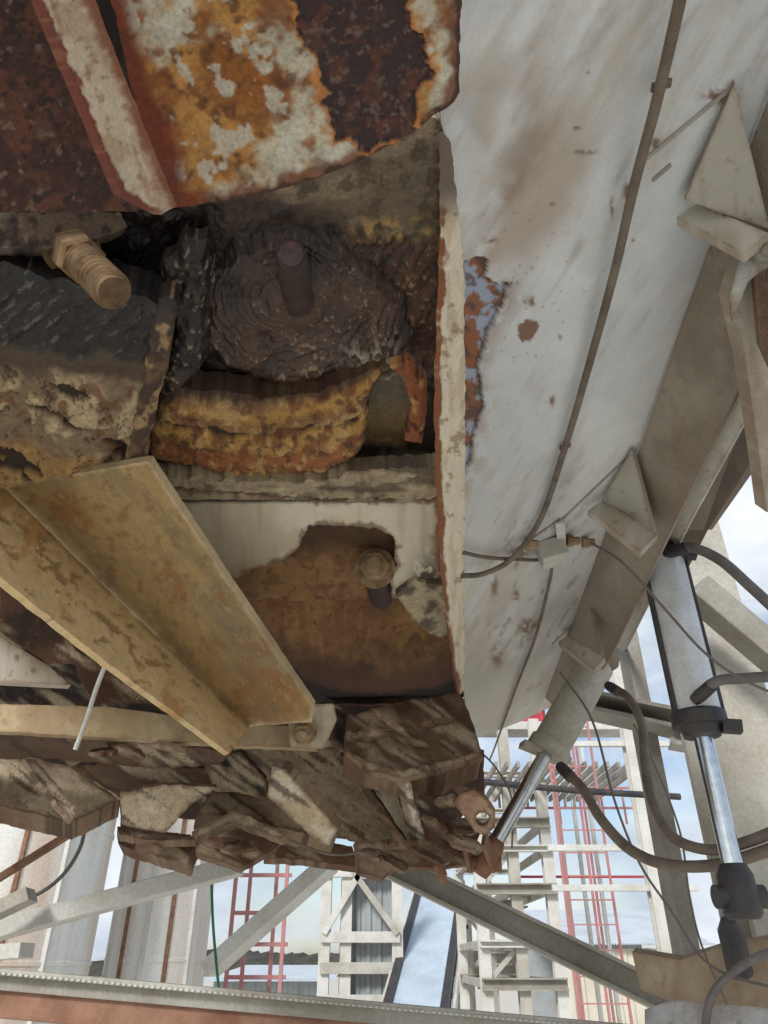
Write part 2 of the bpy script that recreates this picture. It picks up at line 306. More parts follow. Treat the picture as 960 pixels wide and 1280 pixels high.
def f(c):
    v=c.y-.10*(c.x)+46*(c.n(40,121)-.5); c.base((126,107,82),.9); 
    k=st(v,460,430); c.mix(k,(22,18,17),.5); c.mix(k*st(c.n(20,118,4,2,.6,-35),.55,.7)*.7,(56,44,36),.5,.002); c.mix(k*st(c.n(8,122,4,2.5,.5,-35),.7,.76)*.6,(110,106,106),.2,.001)
    t=st(v,430,450)*st(v,480,458); c.mix(t,(76,60,47),.7); l=st(v,455,482); c.mix(l*st(c.n(34,123),.44,.58),(176,156,122),.95,.004)
    c.mix(l*st(c.n(26,124),.58,.7)*.85,(108,74,50),.9,-.001); c.mix(st(v,545,570)*.8,(160,126,76)); c.mix(l*st(c.n(30,125,4,2,.5,20),.64,.68),(56,43,34),.9,-.008); c.mix(l*st(np.abs(c.n(40,119)-.5),.012,.004)*.8,(66,50,40),.9,-.004)
    c.h+=.020*(c.n(50,126)-.5)+.005*(c.n(14,127)-.5)+.002*c.n(5,128)
sheet('greasy_casting',[(-120,300),(60,345),(150,362),(206,384),(196,440),(166,582),(60,598),(0,606),(-120,612)],UP(.05),f,g,M_GREASE,.05,2.4,rag=3)
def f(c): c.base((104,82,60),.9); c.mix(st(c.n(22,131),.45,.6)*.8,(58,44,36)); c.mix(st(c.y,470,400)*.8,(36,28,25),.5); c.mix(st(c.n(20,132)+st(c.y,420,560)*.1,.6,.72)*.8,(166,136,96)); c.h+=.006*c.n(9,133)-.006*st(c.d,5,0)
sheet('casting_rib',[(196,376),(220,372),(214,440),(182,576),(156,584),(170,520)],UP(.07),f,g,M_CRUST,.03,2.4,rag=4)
def f(c): c.base((34,27,24),.5); c.mix(st(c.n(14,141),.5,.62)*.7,(64,49,40),.5,.005); c.mix(st(c.n(6,142,3)+.12*c.blob(215,358,25,14),.74,.8),(140,128,110),.9,.003); c.h+=.018*np.exp(-((c.x-236)/22)**2-((c.y-425)/26)**2)+.010*c.n(16,143)-.02*st(c.d,10,0)
sheet('grease_clump',[(200,340),(236,300),(262,310),(268,350),(258,420),(262,450),(238,480),(205,500),(196,470),(212,420)],UP(-.01),f,g,M_GREASE,.03,2.2,rag=6)
# ================================================================== threaded stud
g=group('threaded_stud')
a=P(62,284,.92); b=P(143,366,.74); L=np.linalg.norm(b-a); pr=[(0,.0145),(.55,.0145)]
k=9
for i in range(k): pr+=[(.56+.42*i/k,.0165),(.56+.42*(i+.4)/k,.0208),(.56+.42*(i+.55)/k,.0208),(.56+.42*(i+.93)/k,.0165)]
pr+=[(1,.016)]
lathe('threaded_rod',a,b,pr,M_STUD,g,seg=32,ang=15)
lathe('hex_nut',a+(b-a)*.40,a+(b-a)*.58,[(0,.024),(.1,.0275),(.9,.0275),(1,.024)],M_STUD,g,seg=6)
lathe('washer',a+(b-a)*.37,a+(b-a)*.40,[(0,.033),(1,.033)],M_STUD,g)
def f(c): c.base((96,80,65),.95); c.mix(st(c.n(14,151),.5,.65),(58,46,40)); c.h+=.005*c.n(10,152)
sheet('clamp_bar',[(-60,266),(150,268),(160,286),(100,306),(60,312),(-60,310)],Pl((0,280,.8),(150,280,.86),(50,310,.82)),f,g,M_CRUST,.03,3,rag=3)

# ================================================================== torn plate and cavity
g=group('torn_steel_plate')
def f(c):
    c.base((214,206,184),.8); c.mix(st(c.n(60,161),.48,.7)*.5,(188,170,140)); c.mix(st(c.n(30,159,4,.4,3),.55,.75)*.4,(166,150,122)); c.mix(st(c.y+12*(c.n(16,162)-.5),634,618)*.9,(160,142,114),None,.003)
    c.mix(st(np.abs(c.y-626-.0*c.x),3,1)*st(c.x,520,490),(40,34,30),.9,-.004)
    c.mix(st(c.d+14*(c.n(9,163)-.5),6,1)*.75,(98,68,50)); c.mix(st(c.x+20*(c.n(14,164)-.5),536,552)*.9,(130,78,50),.9,.002)
    c.mix(c.blob(535,735,20,34)*st(c.n(8,165),.35,.5)*1.6,(84,76,66),.95,.003); c.mix(c.blob(300,720,30,20)*.6,(150,120,84)); c.h+=.002*c.n(14,167)
sheet('ragged_plate',[(196,606),(400,624),(549,622),(553,720),(573,868),(562,812),(548,794),(535,790),(515,772),(503,750),(490,745),(486,715),(495,709),(492,668),(465,658),(428,655),(385,656),(369,688),(345,704),(318,711),(283,727),(250,690)],UP(0),f,g,M_PAINT,.014,2.2,rag=3.2,rs=9)
sheet('bent_flap',[(494,742),(520,726),(554,730),(560,800),(535,790),(512,768)],UP(.012),lambda c:(c.base((176,162,134),.9),c.mix(st(c.n(20,173)+.2*c.blob(540,735,18,30),.5,.66)*.9,(84,76,66),.9,.003)),g,M_CRUST,.01,2.4,rag=3)
g=group('rusted_inner_drum')
def f(c):
    c.base((152,114,70),.9); c.mix(st(c.n(70,181),.42,.7)*.8,(126,86,52)); c.mix(st(c.y+5*(c.n(40,182)-.5),744,738)*.8,(156,120,80),None,.03)
    c.mix(st(c.n(12,186,4,.6,3),.5,.68)*.5,(170,128,74)); c.mix(st(c.n(16,187),.55,.7)*.55,(108,68,42)); c.mix(st(c.n(6,188,3),.64,.76)*.6,(90,62,44))
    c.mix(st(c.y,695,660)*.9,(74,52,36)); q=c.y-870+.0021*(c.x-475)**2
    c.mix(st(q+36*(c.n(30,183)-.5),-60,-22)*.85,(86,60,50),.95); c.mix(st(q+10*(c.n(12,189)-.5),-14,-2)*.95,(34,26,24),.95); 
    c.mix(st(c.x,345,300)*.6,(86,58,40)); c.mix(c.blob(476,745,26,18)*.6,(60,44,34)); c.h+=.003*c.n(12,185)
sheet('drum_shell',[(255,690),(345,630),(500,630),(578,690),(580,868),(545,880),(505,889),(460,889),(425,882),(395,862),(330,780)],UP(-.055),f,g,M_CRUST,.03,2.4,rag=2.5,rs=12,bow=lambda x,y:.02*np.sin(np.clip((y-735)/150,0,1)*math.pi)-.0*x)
bolt('hex_bolt',P(469,710,1.62),P(467,704,1.5)-P(474,722,1.66),.034,M_BOLT,g)
lathe('bolt_shank',P(469,710,1.62),P(476,748,1.95),[(0,.03),(1,.03)],M_SH,g,seg=20)
bolt('hex_bolt_rear',P(346,716,1.95),toC,.03,M_BROWN,g)
# ================================================================== edge flange and wall
g=group('chute_side_wall')
peel=[(574,332),(596,318),(607,322),(606,345),(622,352),(637,350),(630,380),(612,410),(600,440),(598,475),(605,505),(592,540),(588,575),(574,610)]
def f(c):
    c.base((204,208,209),.6); c.mix(st(c.y,350,900)*.6,(196,190,176)); 
    c.mix(st(c.n(150,201,4,1.4,.6,-60)+.22*c.blob(655,170,80,180)+.14*c.blob(612,300,50,90),.48,.95)*.75,(162,144,124),.75)
    c.mix(st(c.n(60,202,5,2.0,.6,-60)+.20*c.blob(632,190,45,90),.56,.95)*.6,(134,114,98)); c.mix(st(c.x,600,575)*st(c.y,330,200)*.7,(182,188,192))
    c.mix(st(c.n(120,203,4),.5,.75)*.4,(224,228,228)); c.mix(st(c.n(80,213,5,3,.35,-62),.52,.8)*.45,(178,167,150)); c.mix(st(c.n(200,214,3),.45,.7)*.3,(170,175,180)); c.mix(st(c.n(26,215,5,3,.4,-58),.56,.8)*.3,(164,154,140))
    lowm=c.blob(670,740,80,140); c.mix(st(c.n(10,204,3,2.6,.5,-52),.70,.8)*lowm*.85,(140,124,102),.8,-.0006)
    c.mix(st(c.n(5,205,2),.86,.92)*c.blob(650,380,90,160)*.7,(130,96,70)); c.mix(st(c.sd([(648,410),(660,400),(674,402),(672,415),(660,428),(650,425)],4,8),2,-1),(122,94,74))
    for k,(x,y,rx,ry) in enumerate([(665,377,5,6),(612,300,9,4),(655,375,3,5),(690,500,3,8),(650,690,12,6),(660,785,10,14),(622,820,8,14),(900,120,20,10),(720,160,6,2),(700,420,2,4),(790,300,3,2),(634,690,3,12),(618,730,4,16),(645,745,4,8),(690,255,3,2),(735,90,2,2),(860,60,3,2),(765,260,2,10),(784,240,5,14),(730,190,14,3),(820,180,6,8)]): c.mix(c.blob(x,y,rx,ry)*1.3*st(c.n(6,206+k),.35,.55),(126,100,80))
    s=c.sd(peel,5,14); i=st(s,.8,-1); c.h+=.005*st(s,9,1.5)*st(s,-.5,1)
    c.mix(st(s,30,2)*st(s,-1,1)*.4*st(c.n(14,223),.4,.6),(150,120,94))
    c.mix(i,(150,160,178),.55,-.003); c.mix(i*st(c.n(20,221)+.1*c.blob(590,380,14,20)+.25*c.blob(596,505,12,30),.5,.56),(136,90,62),.85,.001); c.mix(i*st(s,-5,-1)*.9,(56,44,41),.8); c.mix(i*st(c.n(12,222),.58,.68)*.85,(84,68,62))
    c.mix(c.blob(600,870,30,60)*.3,(150,130,106)); c.h+=.0014*(c.n(80,224)-.5)
sheet('wall_plate',[(540,-120),(1200,-160),(1100,120),(925,400),(840,640),(790,760),(735,860),(655,900),(600,922),(584,914),(580,860),(578,330),(564,190),(556,160)],WALL,f,g,M_PAINT,.01,2.8)
def f(c):
    c.base((224,214,190),.75); c.mix(st(c.n(14,231,4,.5,3),.5,.66)*.6,(196,174,138))
    xl=np.interp(c.y,[170,300,420,600,760,868],[548,552,547,547,556,570]); c.mix(st(c.x-xl+12*(c.n(20,232)-.5),5,1),(134,82,52),.9,.002); c.mix(st(c.n(12,233),.68,.76)*.7,(150,116,84)); c.mix(st(c.y,300,230),(110,96,84))
    c.h+=.002*c.n(9,234)
sheet('bottom_edge_flange',[(552,165),(563,180),(579,330),(581,560),(580,862),(572,870),(563,800),(553,720),(546,600),(545,500),(548,400),(553,280)],Pl((550,170,.7),(580,300,.86),(576,860,2.35)),f,g,M_DUST,.003,2.2,rag=1.8)
for i,(a,b) in enumerate([((808,197),(914,108)),((703,648),(786,568)),((640,690),(700,648)),((690,805),(740,755)),((838,205),(815,225))]):
    beam('weld_seam_%d'%i,Pw(*a),Pw(*b),.005,.006,M_STEEL2,g)
g=group('wall_stiffener_beam')
def mkf(b1,b2,s=0,sp=(126,106,86)):
    def f(c):
        c.base(b1,.8); c.mix(st(c.n(70,241+s,3),.42,.75)*.7,b2); c.mix(st(c.n(9,242+s,3),.78,.86)*.5,sp); c.mix(st(c.n(24,247+s,3,.5,3),.55,.8)*.3,sp); c.mix(st(c.d+7*(c.n(10,243+s)-.5),3,0)*.45,(136,108,82)); c.h+=.0008*c.n(14,244+s)
    return f
def edgepl(a,za,b,zb,c_,zc): return Pl((*a,za),(*b,zb),(*c_,zc))
wz=lambda x,y:float(WALL.z(x,y))
sheet('web',[(1150,-150),(985,60),(880,330),(800,560),(745,700),(682,872),(712,905),(765,818),(850,640),(946,440),(1060,250),(1200,0)],edgepl((880,330),wz(880,330)*.995,(745,700),wz(745,700)*.995,(946,440),1.08),mkf((148,140,126),(122,111,96)),g,M_DUST,.01,4)
sheet('bottom_flange',[(1060,240),(948,436),(846,642),(764,820),(776,824),(862,654),(962,470),(1080,270)],edgepl((948,436),1.075,(846,642),1.70,(962,470),1.10),mkf((208,204,192),(182,172,152),3),g,M_DUST,.012,4)
sheet('rear_web',[(962,440),(930,500),(862,650),(830,720),(850,730),(884,664),(950,560),(985,470)],edgepl((960,470),1.3,(862,650),1.9,(950,560),1.5),mkf((104,95,84),(82,71,62),6),g,M_DUST,.01,4)
sheet('rear_flange',[(906,538),(952,534),(958,566),(890,662),(850,662)],edgepl((906,538),1.45,(850,662),1.85,(952,534),1.5),mkf((112,102,90),(140,130,114),8),g,M_DUST,.02,4)
def gusset(nm,tri,zt,plate,zp):
    G=group('triangular_gusset')
    sheet('gusset_web',tri,Pl(*[(p[0],p[1],z) for p,z in zip(tri[:3],zt)]),mkf((170,167,156),(150,141,124),int(tri[0][0])%50),G,M_PAINT,.010,4)
    sheet('gusset_foot',plate,Pl(*[(p[0],p[1],z) for p,z in zip(plate[:3],zp)]),mkf((196,192,181),(166,155,136),int(tri[0][1])%50),G,M_PAINT,.016,4)
gusset('a',[(918,104),(962,286),(856,250)],[wz(918,104)-.01,.93,wz(850,250)-.02],[(828,262),(858,249),(962,292),(930,318)],[.98,.97,.90])
gusset('b',[(790,562),(818,668),(752,626)],[wz(790,562)-.02,1.55,wz(752,626)-.03],[(735,638),(754,625),(822,668),(800,690)],[1.6,1.62,1.5])
gusset('c',[(736,748),(752,820),(708,796)],[wz(736,748)-.02,2.0,wz(708,796)-.03],[(698,802),(710,795),(756,822),(742,838)],[2.1,2.12,1.95])
g=group('pivot_bracket')
sheet('side_plate',[(914,372),(936,300),(1010,290),(1060,640),(958,640),(948,560),(930,440)],Pl((914,372,1.0),(1000,300,.98),(950,600,1.15)),mkf((174,168,154),(146,132,112),11),g,M_DUST,.03,4)
sheet('cap_plate',[(930,300),(1000,294),(1000,332),(962,330),(936,350),(916,400),(912,372)],Pl((930,300,.955),(1000,294,.93),(930,350,.96)),mkf((186,186,180),(130,110,90),12),g,M_DUST,.03,4)
sheet('rust_slot',[(942,340),(954,334),(975,430),(968,470),(950,430)],Pl((942,340,.96),(960,340,.96),(960,440,1.0)),mkf((100,78,64),(66,54,48),13),g,M_CRUST,.01,4)
bolt('pivot_bolt',P(950,318,.93),toC,.012,M_STEEL2,g)
g=group('grease_pipe')
pp=[(862,-60),(850,0),(820,130),(792,235),(768,340),(738,450),(706,560),(676,648),(640,698),(605,717),(576,720)]
tube('pipe_run',[Pw(x,y,.03+ (.0 if i<8 else .05)) for i,(x,y) in enumerate(pp)],.0062,M_HOSE,g)
for x,y in[(826,110),(706,560)]:
    p=Pw(x,y,.02); beam('pipe_clip',p-R*.01,p+R*.011+U*.006,.009,.004,M_HOSE,g)
g=group('junction_block')
p=Pw(690,680,.03); beam('block_body',p-R*.03-U*.03,p+R*.03-U*.012,.06,.05,M_STEEL,g); 
for i,(x,y) in enumerate([(664,680),(716,676),(735,678)]): 
    q=Pw(x,y,.05); lathe('fitting_%d'%i,q-R*.014,q+R*.016,[(0,.014),(.5,.014),(.5,.01),(1,.01)],M_BOLT,g,seg=6)
beam('block_tab',Pw(700,654,.03),Pw(704,700,.05),.02,.006,M_LIGHT,g)
g=group('electrical_cable')
tube('cable_a',[Pw(x,y,.05) for x,y in[(576,690),(610,697),(660,700),(688,704),(684,740),(668,800),(645,860),(620,930),(612,950)]],.0045,M_HOSE,g)
tube('cable_b',[P(738,678,1.6),P(780,705,1.5),P(830,760,1.45),P(880,815,1.4),P(930,850,1.38),P(1000,880,1.36)],.0028,M_CABLE,g)
tube('cable_c',[P(700,840,2.3),P(740,900,2.2),P(768,1000,2.1),P(800,1080,2.05),P(840,1140,2.),P(880,1200,1.95),P(930,1225,1.9),P(1000,1240,1.85)],.0035,M_CABLE,g)
tube('cable_d',[P(792,905,2.2),P(820,960,2.15),P(850,1040,2.1),P(862,1120,2.0),P(880,1190,2.0),P(925,1290,2.)],.003,M_CABLE,g)
tube('cable_e',[P(590,930,2.4),P(620,960,2.4),P(640,1000,2.4),P(640,1060,2.4)],.003,M_CABLE,g)

# ================================================================== angle beam
g=group('angle_iron_beam')
def f(c):
    c.base((164,138,92),.9); c.mix(st(c.n(90,251),.42,.68)*.7,(142,121,88)); c.mix(st(c.n(36,252)+.14*c.blob(360,890,40,30)+.12*c.blob(60,640,60,24),.56,.76)*.75,(144,98,50)); c.mix(st(c.n(10,253,4),.6,.75)*.5,(122,88,56),None,.0006); 
    c.mix(st(c.d+6*(c.n(10,254)-.5),5,1.5)*.6,(200,182,148)); c.mix(st(c.n(50,256,3,3,.4,50),.5,.75)*.45,(122,109,85)); c.mix(st(c.n(6,257,3,2.5,.6,50),.66,.78)*.35,(184,162,120)); c.h+=.0018*c.n(16,255)
sheet('upper_leg',[(-90,620),(0,607),(186,576),(300,748),(392,882),(390,902),(308,908),(160,762),(8,612),(-90,600)],Pl((0,606,1.26),(186,577,1.08),(308,908,1.92)),f,g,M_DUST,.012,2.6,rag=.8)
def f(c):
    c.base((214,188,140),.85); c.mix(st(c.n(70,261),.45,.68)*.5,(198,168,120)); u=c.y-.965*c.x-604
    c.mix(st(c.n(12,262,4,1.8,.7,42)+.12*np.exp(-((u-35)/24)**2),.71,.76)*.8,(146,120,84),.95,-.0025); c.mix(st(u+14*(c.n(16,263)-.5),14,4)*.8,(150,116,74),None,.003); c.mix(st(c.n(30,264)+.2*c.blob(30,650,50,24),.6,.76)*.7,(184,134,70)); c.mix(st(c.n(8,265,3,2,.7,42),.62,.8)*.5,(166,134,94),None,-.0004); c.h+=.0012*c.n(12,266)
sheet('lower_leg',[(-90,520),(8,614),(160,764),(312,906),(286,942),(120,818),(0,722),(-90,650)],Pl((8,614,1.255),(312,906,1.915),(0,722,1.10)),f,g,M_DUST,.012,2.6,rag=.8)
# ================================================================== bar with bolt
g=group('tie_bar')
sheet('flat_bar',[(-90,876),(0,880),(140,884),(300,906),(398,908),(398,936),(300,932),(130,922),(0,914),(-90,912)],Pl((0,895,1.9),(390,920,2.02),(200,880,2.0)),mkf((182,164,128),(148,122,88),21),g,M_DUST,.02,3,rag=.8)
sheet('end_tab',[(360,905),(392,880),(416,880),(420,900),(404,936),(364,934)],Pl((360,905,1.97),(416,880,1.97),(400,936,1.95)),mkf((192,182,158),(152,128,98),22),g,M_DUST,.015,3,rag=.8)
bolt('end_bolt',P(379,914,1.94),toC,.028,M_BOLT,g)
g=group('holed_bracket')
hol=lambda x,y,r:[(x+r*math.cos(t),y+r*math.sin(t)) for t in np.linspace(0,2*math.pi,13)[:-1]]
sheet('bracket_plate',[(-60,760),(0,795),(60,832),(89,857),(0,852),(-60,850)],Pl((0,795,1.5),(89,857,1.56),(0,852,1.42)),mkf((214,208,196),(176,156,128),23),g,M_PAINT,.012,2.5,holes=[hol(22,822,3.5),hol(42,838,3.5)])
g=group('cable_tie_strap'); tube('strap',[P(133,828,1.85),P(120,862,1.86),P(108,900,1.85),P(94,937,1.83)],.006,M_LIGHT,g)
# ================================================================== under-carriage clutter
g=group('corroded_undercarriage')
def cr(a,b,s,h=.0018):
    def f(c):
        c.base(a,.92); c.mix(st(c.n(60,301+s),.45,.68)*.8,b); c.mix(st(c.n(34,302+s,4,2.5,.6,35),.5,.68)*.7,(190,173,144),None,h*.5); c.mix(st(c.d+9*(c.n(10,303+s)-.5),5,1)*.65,(104,72,52)); c.mix(st(c.n(22,304+s,4,3,.35,35),.66,.72)*.75,(66,50,41),None,-h); c.mix(st(c.n(7,309+s,3),.72,.8)*.4,(96,74,58)); c.h+=h*2*(c.n(30,305+s)-.5)+h*.7*c.n(7,306+s)
    return f
TAN=(174,157,131);BR=(126,106,86);RB=(112,80,62);DK=(42,34,30);PB=(202,188,162)
parts=[
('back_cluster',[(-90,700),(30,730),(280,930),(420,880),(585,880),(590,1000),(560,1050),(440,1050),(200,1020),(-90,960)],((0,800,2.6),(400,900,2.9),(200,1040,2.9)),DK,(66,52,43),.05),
('rust_plate_a',[(0,730),(60,770),(110,830),(60,830),(0,790)],((0,730,1.7),(110,830,1.8),(0,790,1.7)),(96,66,50),DK,.01),
('rust_plate_b',[(90,800),(130,825),(200,880),(120,880),(100,850)],((90,800,2.1),(200,880,2.2),(100,850,2.1)),(96,66,50),DK,.01),
('casting_left',[(-90,916),(0,916),(130,924),(290,940),(272,956),(190,960),(60,948),(-90,950)],((0,916,2.05),(290,940,2.15),(60,950,2.2)),(98,78,62),(66,50,42),.04),
('trough_left',[(-90,950),(30,948),(90,958),(150,1000),(90,1028),(0,1008),(-90,990)],((0,950,2.3),(90,958,2.35),(0,1008,2.2)),TAN,BR,.12),
('trough_mid',[(88,960),(150,952),(262,962),(270,984),(238,1000),(205,1042),(150,1036),(150,996)],((88,960,2.3),(262,962,2.35),(205,1042,2.3)),(96,78,62),(130,108,86),.12),
('trough_mid_lip',[(150,992),(205,980),(272,984),(240,1004),(206,1042),(152,1030)],((150,992,2.15),(272,984,2.25),(206,1042,2.2)),PB,TAN,.02),
('trough_rib',[(30,948),(44,950),(98,1010),(90,1028),(60,990)],((30,948,2.1),(98,1010,2.15),(60,990,2.1)),PB,TAN,.02),
('box_beam',[(262,988),(300,990),(360,996),(420,1050),(360,1038),(300,1020),(245,1018)],((262,988,2.4),(360,996,2.45),(300,1020,2.35)),TAN,BR,.08),
('hanger_a',[(146,1034),(238,1044),(243,1056),(232,1082),(196,1070),(148,1056)],((146,1034,2.35),(238,1044,2.3),(196,1070,2.25)),(92,70,58),RB,.06),
('hanger_a_edge',[(146,1034),(238,1044),(246,1050),(200,1052),(150,1044)],((146,1034,2.28),(238,1044,2.25),(200,1052,2.2)),TAN,BR,.02),
('hanger_b',[(240,1040),(292,1018),(358,1044),(340,1064),(300,1086),(244,1066)],((240,1040,2.25),(292,1018,2.3),(300,1086,2.2)),(94,68,54),BR,.05),
('hanger_b_edge',[(240,1040),(292,1014),(360,1042),(352,1050),(294,1028),(246,1050)],((240,1040,2.18),(292,1018,2.2),(294,1028,2.16)),TAN,PB,.02),
('cross_member',[(330,1040),(440,1058),(446,1084),(380,1076),(330,1072)],((330,1040,2.5),(440,1058,2.5),(380,1076,2.45)),BR,RB,.06),
('web_left',[(300,934),(420,934),(440,950),(470,1000),(500,1062),(440,1052),(415,1040),(345,966)],((300,934,2.35),(420,934,2.4),(440,1052,2.3)),(164,149,123),(146,128,102),.03),
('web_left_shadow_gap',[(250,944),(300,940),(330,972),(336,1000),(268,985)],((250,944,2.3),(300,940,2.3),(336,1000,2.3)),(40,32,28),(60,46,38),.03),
('channel_flange',[(340,958),(356,962),(422,1036),(412,1056),(398,1052),(334,996)],((340,958,2.1),(422,1036,2.12),(334,996,2.2)),(212,200,176),(186,164,130),.03),
('channel_right',[(424,944),(500,962),(526,1000),(540,1062),(500,1058),(462,1000)],((424,944,2.35),(500,962,2.2),(500,1058,2.3)),(194,182,156),(168,150,122),.03),
('channel_right_edge',[(424,944),(436,946),(510,1056),(498,1058)],((424,944,2.2),(436,946,2.2),(498,1058,2.2)),(150,128,102),BR,.03),
('rusty_block',[(434,896),(500,878),(574,866),(590,900),(602,942),(560,962),(500,966),(460,954),(430,940)],((434,896,2.2),(574,866,2.3),(500,966,2.05)),(112,92,70),(66,51,43),.12),
('block_right',[(506,966),(560,962),(604,938),(606,996),(590,1006),(574,1022),(600,1042),(594,1064),(560,1070),(536,1062)],((506,966,2.1),(604,938,2.25),(560,1070,2.15)),(104,78,63),(62,47,41),.1),
('lower_lip',[(444,1052),(500,1048),(548,1066),(600,1058),(592,1078),(548,1086),(500,1082),(478,1100),(448,1090)],((444,1052,2.2),(600,1058,2.25),(478,1100,2.15)),(116,90,74),(156,138,114),.05),
('vertical_fin',[(498,962),(510,966),(534,1056),(524,1062),(512,1030)],((498,962,2.0),(510,966,2.02),(524,1062,2.1)),(214,204,182),(196,184,160),.03),
('block_shelf',[(432,938),(460,952),(500,964),(600,940),(604,947),(505,974),(458,962)],((432,938,2.06),(600,940,2.10),(505,974,2.0)),(178,160,132),BR,.02),
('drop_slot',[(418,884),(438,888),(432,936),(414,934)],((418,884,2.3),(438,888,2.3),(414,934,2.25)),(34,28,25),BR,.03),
]
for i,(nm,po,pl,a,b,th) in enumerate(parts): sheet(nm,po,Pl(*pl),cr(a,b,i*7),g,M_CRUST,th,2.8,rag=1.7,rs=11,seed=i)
sheet('lifting_lug',[(566,1004),(576,992),(592,988),(608,998),(619,1014),(619,1034),(606,1044),(594,1040),(580,1020)],Pl((572,1000,1.93),(608,1000,1.92),(600,1040,1.93)),cr((152,120,98),(176,152,126),77),g,M_CRUST,.015,2.0,holes=[hol(603,1024,8.5)])
rs_=random.Random(11)
zones=[((450,900,580,945),5,(104,84,66),2.05),((515,985,590,1055),6,(108,84,68),2.02),((445,1060,580,1082),4,(134,112,90),2.05),((180,1044,330,1068),3,(116,88,70),2.1),((0,926,250,948),4,(112,88,68),2.0)]
for zi,((x0,y0,x1,y1),cnt,colr,zz) in enumerate(zones):
    for k in range(cnt):
        cx=rs_.uniform(x0,x1); cy=rs_.uniform(y0,y1); L_=rs_.uniform(16,36); W_=rs_.uniform(3,8); an=math.radians(rs_.uniform(-15,45))
        po=[]
        for (u_,v_) in((-1,-.3),(-.4,-1),(.5,-.9),(1,-.1),(.7,.8),(-.5,.9)):
            u_*=L_*rs_.uniform(.8,1.15); v_*=W_*rs_.uniform(.7,1.2); po.append((cx+u_*math.cos(an)-v_*math.sin(an),cy+u_*math.sin(an)+v_*math.cos(an)))
        z0=zz+rs_.uniform(-.03,.03); tl=rs_.uniform(-.08,.08); tl2=rs_.uniform(-.05,.05); j=rs_.uniform(.7,1.3)
        sheet('scale_slab_%d_%d'%(zi,k),po,Pl((po[0][0],po[0][1],z0),(po[3][0],po[3][1],z0+tl),(po[1][0],po[1][1],z0+tl2)),cr(tuple(min(230,v*j) for v in colr),(70,54,46) if k%2 else TAN,k*3+zi),g,M_CRUST,.01,2.6,rag=1.5,rs=8,seed=k)
lathe('hanging_bolt',P(540,1056,2.1),P(556,1106,2.05),[(0,.012),(.5,.012),(.5,.016),(.8,.016),(.82,.01),(1,.009)],M_BROWN,g,seg=12)
tube('loose_wire',[P(360,1050,2.15),P(415,1068,2.15),P(470,1062,2.15)],.004,M_HOSE,g)

# ================================================================== hydraulic cylinders
g=group('hydraulic_cylinder'); D=np.array([0,0,-1.])
T=P(822,676,1.9)
lathe('top_clevis',T-D*.02,T+D*.05,[(0,.026),(.2,.04),(.5,.04),(.55,.056),(1,.056)],M_DARK,g)
lathe('barrel',T+D*.05,T+D*.46,[(0,.050),(.02,.052),(1,.052)],M_BARREL,g,seg=40)
lathe('gland_collar',T+D*.455,T+D*.51,[(0,.056),(.1,.061),(.6,.061),(.62,.046),(1,.04)],M_DARK,g)
lathe('chrome_piston_rod',T+D*.51,T+D*.79,[(0,.021),(1,.021)],M_CHROME,g)
lathe('rod_clevis',T+D*.77,T+D*.87,[(0,.026),(.2,.036),(.9,.038),(1,.03)],M_DARK,g)
lathe('clevis_pin',T+D*.83-R*.05,T+D*.83+R*.05,[(0,.022),(1,.022)],M_DARK,g)
for s in(-1,1):
    beam('tie_strap_%d'%(s+1),T+D*.05+R*s*.054-F*.01,T+D*.47+R*s*.054-F*.01,.009,.016,M_DARK,g)
for i,h in enumerate((.035,.475)): beam('port_block_%d'%i,T+D*h+R*.035-F*.035,T+D*h+R*.075-F*.045,.028,.028,M_DARK,g)
lathe('pivot_eye',T+R*-.04,T+R*.04,[(0,.024),(1,.024)],M_STEEL2,g)
g=group('hydraulic_cylinder')
a=P(748,826,2.45); b=P(598,1092,2.12)
pt=lambda t:a+(b-a)*t
lathe('barrel',pt(.0),pt(.47),[(0,.04),(.05,.060),(.9,.060),(.91,.068),(1,.068)],M_STEEL,g,seg=36)
lathe('chrome_piston_rod',pt(.47),pt(.88),[(0,.023),(1,.023)],M_CHROME,g)
lathe('rod_end',pt(.86),pt(1.0),[(0,.024),(.2,.032),(.7,.034),(1,.026)],M_BROWN,g)
lathe('rod_end_pin',pt(.96)-R*.05,pt(.96)+R*.05,[(0,.022),(1,.022)],M_BROWN,g)
for s in(-1,1): beam('clevis_ear_%d'%(s+1),pt(.97)+R*s*.036,P(592+s*4,1048,2.1)+R*s*.02,.012,.05,M_BROWN,g)
beam('mount_flange',pt(.44)-R*.09+U*.01,pt(.44)+R*.06-U*.05,.05,.02,M_STEEL,g); beam('top_block',pt(-.03)-R*.05+U*.02,pt(-.03)+R*.05-U*.02,.06,.07,M_STEEL2,g)
bolt('top_bolt',pt(-.03)+toC*.04,toC,.02,M_BOLT,g)
def hose(nm,pts,r,m):
    G=group(nm); tube('hose_run',[P(*p) for p in pts],r,m,G,12)
    p0=P(*pts[0]);p1=P(*pts[1]); d=(p1-p0)/np.linalg.norm(p1-p0); lathe('crimp_fitting',p0-d*.01,p0+d*.05,[(0,r*1.1),(.3,r*1.3),(1,r*1.25)],M_DARK,G,seg=16)
hose('hydraulic_hose',[(836,690,1.82),(862,684,1.78),(900,700,1.72),(940,735,1.66),(985,775,1.6),(1060,830,1.6)],.0125,M_HOSEG)
hose('hydraulic_hose',[(872,872,1.62),(895,852,1.58),(930,848,1.55),(975,846,1.5),(1060,850,1.5)],.0115,M_HOSEG)
hose('hydraulic_hose',[(762,858,2.25),(785,872,2.15),(802,905,2.05),(806,950,1.95),(815,1000,1.85),(840,1045,1.75),(885,1062,1.68),(935,1052,1.62),(1000,1025,1.6)],.0125,M_HOSE)
